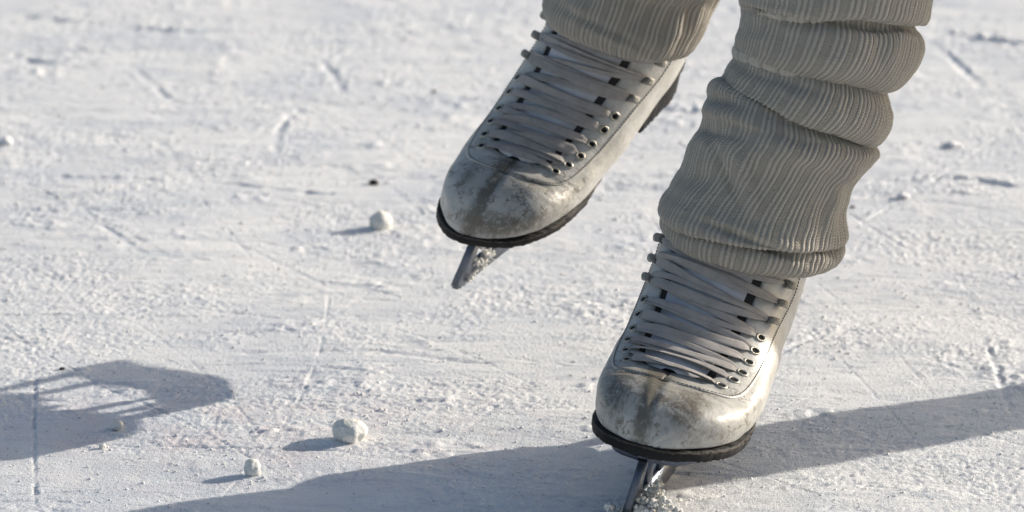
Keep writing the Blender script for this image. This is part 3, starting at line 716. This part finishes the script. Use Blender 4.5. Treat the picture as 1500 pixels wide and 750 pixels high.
def build_ice():
    dx=.14
    xs=np.concatenate([-np.geomspace(12000,66,22),np.arange(-65,65,dx),np.geomspace(66,12000,22)])
    # rows: spacing grows with distance
    ys=[-20.]; 
    while ys[-1]<185: ys.append(ys[-1]+(.17 if ys[-1]<60 else .17+(ys[-1]-60)*.0022))
    ys=np.concatenate([-np.geomspace(12000,22,20),ys,np.geomspace(195,30000,26)])
    X,Y=np.meshgrid(xs,ys)
    near=(np.clip((120-np.abs(X))/50,0,1))*np.clip((400-np.abs(Y))/200,0,1)
    Xw=X+.6*vnoise(X*.4,Y*.4,90); Yw=Y+.6*vnoise(X*.4+50,Y*.4,91)
    H=.10*vnoise(Xw*.07,Yw*.16,1)+.05*vnoise(Xw*.16,Yw*.5,2)+.022*vnoise(Xw*.4,Yw*1.2,3)
    rough=np.clip(.55+.9*vnoise(Xw*.09+7,Yw*.13,14)+.5*vnoise(Xw*.3,Yw*.4,15),.10,1.0)
    H+=rough*(.028*vnoise(Xw*1.1,Yw*2.2,4)+.030*np.abs(vnoise(X*2.4,Y*2.8,5))+.056*vnoise(X*5.1,Y*4.9,6))
    # ragged heaps
    heap=np.clip(vnoise(Xw*.20+3,Yw*.30,21)-.25,0,1)*np.clip(vnoise(X*1.2,Y*1.5,22)+.3,0,1); H+=.20*heap
    # blocky chips
    ch=vnoise(X*2.3+9,Y*2.3,31); H+=.05*rough*np.clip(ch-.45,0,1)*2
    H+=grooves_height(X,Y)
    H=H*near
    V=np.stack([X,Y,H],-1).reshape(-1,3); a,b=X.shape
    i=np.arange(a-1)[:,None]*b; j=np.arange(b-1)[None]; F=np.stack([i+j,i+j+1,i+b+j+1,i+b+j],-1).reshape(-1,4)
    o=mesh_obj('ice',V,F,M_ICE); o['kind']='structure'
    tag(o,'rink ice covered in scratched shaved snow')
    def h_at(x,y):
        ii=np.clip(np.searchsorted(ys,y),1,a-1); jj=np.clip(np.searchsorted(xs,x),1,b-1); return H[ii,jj]
    return o,h_at
ice,h_at=build_ice()
# ------------------------------------------------------------------ snow lumps
def lump(name,c,r,seed,mat,label=None,cat=None,group=None,sq=(1,1,.75),sub=4,rough=.12,parent=None,kind=None,origin=None):
    bm=bmesh.new(); bmesh.ops.create_icosphere(bm,subdivisions=sub,radius=1)
    V=np.array([v.co[:] for v in bm.verts]); F=[tuple(v.index for v in f.verts) for f in bm.faces]; bm.free()
    n=lambda f,s:(vnoise(V[:,0]*f+5+s,V[:,1]*f+9,seed)+vnoise(V[:,1]*f+3,V[:,2]*f+7+s,seed+1)+vnoise(V[:,2]*f+1,V[:,0]*f+2+s,seed+2))/3
    R=1+rough*1.6*n(1.3,0)+rough*.9*n(3,4)+rough*.5*n(8,9)
    V=V*R[:,None]*np.array(sq)*r
    return mesh_obj(name,V+c,F,mat,parent,origin=c if origin is None else origin)
def ground_lump(px,py,wpx,hpx,seed,label,name='snowball',cat='snowball',group='snowballs lying on the ice',mat=None,rough=.13):
    g=gnd(px,py); sc=((g-CAM)@DV)/FPX; r=wpx*sc/2; hz=hpx*sc/2
    z=float(h_at(g[0],g[1]))
    o=lump(name,np.array([g[0],g[1]+.3*r,z+hz*.78]),r,seed,mat or M_BALL,sq=(1,.95,hz/r),rough=rough)
    tag(o,label,cat,group); return o
ground_lump(512,647,54,38,3,'largest cream snowball resting on the ice left of the skates')
ground_lump(369,697,27,28,4,'small round snowball in front of the largest one, near the shadow edge')
ground_lump(557,334,34,27,5,'snowball farthest back, lying left of the lifted skate')
ground_lump(171,629,20,15,6,'tiny crumbly snowball below the curved shadow at left')
ground_lump(150,655,11,8,8,'snow crumb just below the tiny snowball at left','snow_crumb','snow crumb','loose snow crumbs',rough=.3)
ground_lump(1395,216,24,8,9,'low rough snow chunk on the ice far right','snow_chunk','snow chunk','snow chunks on the ice',M_ICE,.35)
ground_lump(1322,292,20,8,10,'rough snow chunk right of the bunched leg warmer','snow_chunk','snow chunk','snow chunks on the ice',M_ICE,.35)
ground_lump(6,214,18,16,12,'rough white snow chunk cut off by the left edge','snow_chunk','snow chunk','snow chunks on the ice',M_ICE,.3)
for (px,py,w,lab) in ((548,270,15,'dark speck of grit near the snowball farthest back'),(1249,304,7,'dark speck of grit right of the gliding leg'),(91,543,8,'dark speck of grit inside the curved shadow'),(636,136,7,'brown speck of grit left of the lifted skate')):
    ground_lump(px,py,w,w*.45,int(px),lab,'grit_speck','grit','dark specks on the ice',M_LINING,.4)
# crumbs: one stuff object
def crumbs():
    r2=np.random.default_rng(77); cnt=16000
    bm=bmesh.new(); bmesh.ops.create_icosphere(bm,subdivisions=1,radius=1); B=np.array([v.co[:] for v in bm.verts]); BF=np.array([[v.index for v in f.verts] for f in bm.faces]); bm.free()
    # sample in image space of the place's ground, clustered
    P=[]
    nearb=[(512,650),(369,699),(557,336),(171,631)]
    cl=[(r2.uniform(-50,1550),r2.uniform(0,770)) for _ in range(260)]
    px=np.empty(cnt);py=np.empty(cnt)
    ci=r2.integers(0,260,cnt); base=np.array(cl)[ci]; px=base[:,0]+r2.normal(0,55,cnt); py=base[:,1]+r2.normal(0,14,cnt)
    nb=np.arange(cnt)<260; bi=np.array(nearb)[np.arange(cnt)%4]; px=np.where(nb,bi[:,0]+r2.normal(0,24,cnt),px); py=np.where(nb,bi[:,1]+r2.normal(0,6,cnt),py)
    uni=(r2.random(cnt)<.45)&~nb; px=np.where(uni,r2.uniform(-60,1560,cnt),px); py=np.where(uni,r2.uniform(-20,790,cnt),py)
    g=np.array([gnd(a,b) for a,b in zip(px,py)]); z=h_at(g[:,0],g[:,1])
    rr=.018+.085*r2.random(cnt)**8; rr*=np.interp(g[:,1],[0,100],[1,1.6])
    # a ridge of crumbs thrown up near the gliding blade
    V=B[None]*rr[:,None,None]*(1+.35*r2.normal(0,1,(cnt,len(B),1)))*np.array([1,1,.7]); V=V+np.stack([g[:,0],g[:,1],z+rr*.35],-1)[:,None]
    F=(BF[None]+np.arange(cnt)[:,None,None]*len(B)).reshape(-1,3)
    o=mesh_obj('snow_crumbs',V.reshape(-1,3),F,M_ICE,smooth=False); tag(o,'loose crumbs of shaved snow scattered over the ice','snow',None,'stuff')
crumbs()
# snow ploughed up round the gliding blade
def snow_cluster(pts,parent,name,origin,seed,mat=M_BALL,cnt=26):
    r2=np.random.default_rng(seed); bm=bmesh.new(); bmesh.ops.create_icosphere(bm,subdivisions=3,radius=1)
    B=np.array([v.co[:] for v in bm.verts]); BF=[tuple(v.index for v in f.verts) for f in bm.faces]; bm.free(); mb=MB()
    for (c,r,k) in pts:
        for _ in range(k):
            big=_<2
            cc=np.array(c)+r2.normal(0,r*.55,3); rad=r*(.05+.24*r2.random()**2.6) if not big else r*.5; V=B*rad*np.array([1,1,.8])
            nz=vnoise(B[:,0]*2.3+_,B[:,1]*2.3+B[:,2]*2,seed+_)+.6*vnoise(B[:,0]*5+_,B[:,2]*5+B[:,1]*3,seed+_+1); V=V*(1+.45*nz[:,None]); mb.add(V+cc,BF)
    return mb.build(name,mat,parent,origin=origin)
pb=[]
for (px,py,r,k) in ((945,740,.6,16),(926,746,.5,12),(957,722,.42,12),(966,742,.6,14),(990,754,.5,10),(912,758,.6,10),(940,768,.8,14),(900,770,.7,12),(962,708,.25,8)):
    dep=(WR(np.array([[-.45,4.,0.5]]))[0]-CAM)@DV
    pb.append((unproj(px,py,dep-1.8),r*1.15,k*9))
sp_=snow_cluster(pb,None,'snow_pile',gnd(930,770),5); tag(sp_,'heap of cream snow ploughed up around the gliding blade','snow pile')
pb=[]
for y,z,r,k in ((2.4,1.2,.28,8),(2.8,2.4,.3,10),(3.2,3.4,.3,10),(3.6,1.6,.35,12),(4.2,2.6,.35,12),(4.6,4.2,.3,10),(5,1.4,.3,8),(5.4,3.0,.3,8)):
    pb.append((WL(np.array([[.45+.30,y,z]]))[0],r*.8,k))
snow_cluster([(c,r*1.5,k*4) for c,r,k in pb],bladeL,'packed_snow',oL,9)

# ------------------------------------------------------------------ second skater outside the picture whose shadow crosses the ice
SUN_AZ=25.; SUN_EL=18.3
def other_skater():
    f=np.array([64.,36.4,0])  # foot
    dirs=np.array([math.cos(math.radians(SUN_AZ)),math.sin(math.radians(SUN_AZ)),0]); pe=np.array([-dirs[1],dirs[0],0])
    up=np.array([0,0,1.])
    P=lambda a,b,z:f+dirs*a+pe*b+up*z
    V=[P(6,0,92),P(3,0,80),P(0,-5,46),P(1,-2.9,33),P(1,0,12),P(2,-1,5),P(-8,-1,4),
       P(10,2,80),P(13,-3.5,52),P(14,-2.4,31),P(14,0,12),P(15,0,5),P(6,0,4),
       P(8,6,112),P(8,7,134),P(8,7,142),P(7,7,150),P(7,7,160),
       P(6,-12,136),P(2,-20,112),P(-12,-18,98),P(10,26,136),P(12,32,112),P(-2,32,96)]
    Ed=[(0,1),(1,2),(2,3),(3,4),(4,5),(5,6),(0,7),(7,8),(8,9),(9,10),(10,11),(11,12),(0,13),(13,14),(14,15),(15,16),(16,17),(14,18),(18,19),(19,20),(14,21),(21,22),(22,23)]
    Rr=[11,8,6.9,5.3,4.2,4.4,3.2,9,5.6,5.2,4.2,4.4,3.2,12,12,5,8,8,5,4,3,5,4,3]
    o=skin_body('person',V,Ed,Rr,M_COAT,origin=f,sub=2)
    tag(o,'dark clothed skater standing outside the picture to the right','person')
    # coat
    mb=MB(); rows=[]
    for z,ra,rb,cb in ((46,9,9.8,-2),(47,9.2,10,-2),(66,10,11,1),(80,11,13,3),(95,10,14,5),(112,11,15,6),(130,12,18,7),(138,9,14,7),(142,6,6,7)):
        th=np.linspace(0,2*PI,72,endpoint=False); fold=1+.04*np.sin(th*11)*(z<85)
        rows.append([P(6+ra*math.cos(t)*k,cb+rb*math.sin(t)*k,z) for t,k in zip(th,fold)])
    mb.grid(np.array(rows),True); c=mb.build('coat',M_COAT,o,origin=f); m=c.modifiers.new('t','SOLIDIFY'); m.thickness=.004
    return o
other_skater()

# ------------------------------------------------------------------ light
w=bpy.data.worlds.new('World'); scene.world=w; w.use_nodes=True; nt=w.node_tree; bg=nt.nodes['Background']
sky=nt.nodes.new('ShaderNodeTexSky'); sky.sky_type='NISHITA'; sky.sun_disc=False; sky.sun_elevation=math.radians(SUN_EL); sky.sun_rotation=math.radians(90-SUN_AZ)
sky.air_density=1.0; sky.dust_density=2.7; sky.ozone_density=.75
nt.links.new(sky.outputs[0],bg.inputs[0]); bg.inputs[1].default_value=.10
sl=bpy.data.lights.new('sun','SUN'); sl.energy=4.0; sl.angle=math.radians(.55); sl.color=(1,.93,.82); so=bpy.data.objects.new('sun',sl); link(so)
from mathutils import Vector
sd=Vector((math.cos(math.radians(SUN_AZ))*math.cos(math.radians(SUN_EL)),math.sin(math.radians(SUN_AZ))*math.cos(math.radians(SUN_EL)),math.sin(math.radians(SUN_EL))))
so.rotation_euler=sd.to_track_quat('Z','Y').to_euler(); so.location=(3,2,3)
# ------------------------------------------------------------------ camera
cd=bpy.data.cameras.new('camera'); co=bpy.data.objects.new('camera',cd); link(co)
cd.sensor_width=36; cd.lens=FPX/1500*36; co.location=tuple(CAM*CM); co.rotation_euler=(math.radians(90)-PITCH,0,0)
cd.clip_start=.05; cd.clip_end=600
cd.dof.use_dof=True; cd.dof.focus_distance=3.08; cd.dof.aperture_fstop=11
scene.camera=co
scene.view_settings.view_transform='Standard'; scene.view_settings.look='None'; scene.view_settings.exposure=.52; scene.view_settings.gamma=1
scene.render.engine='CYCLES'
for o in bpy.data.objects:
    if '_w' in o.keys(): del o['_w']
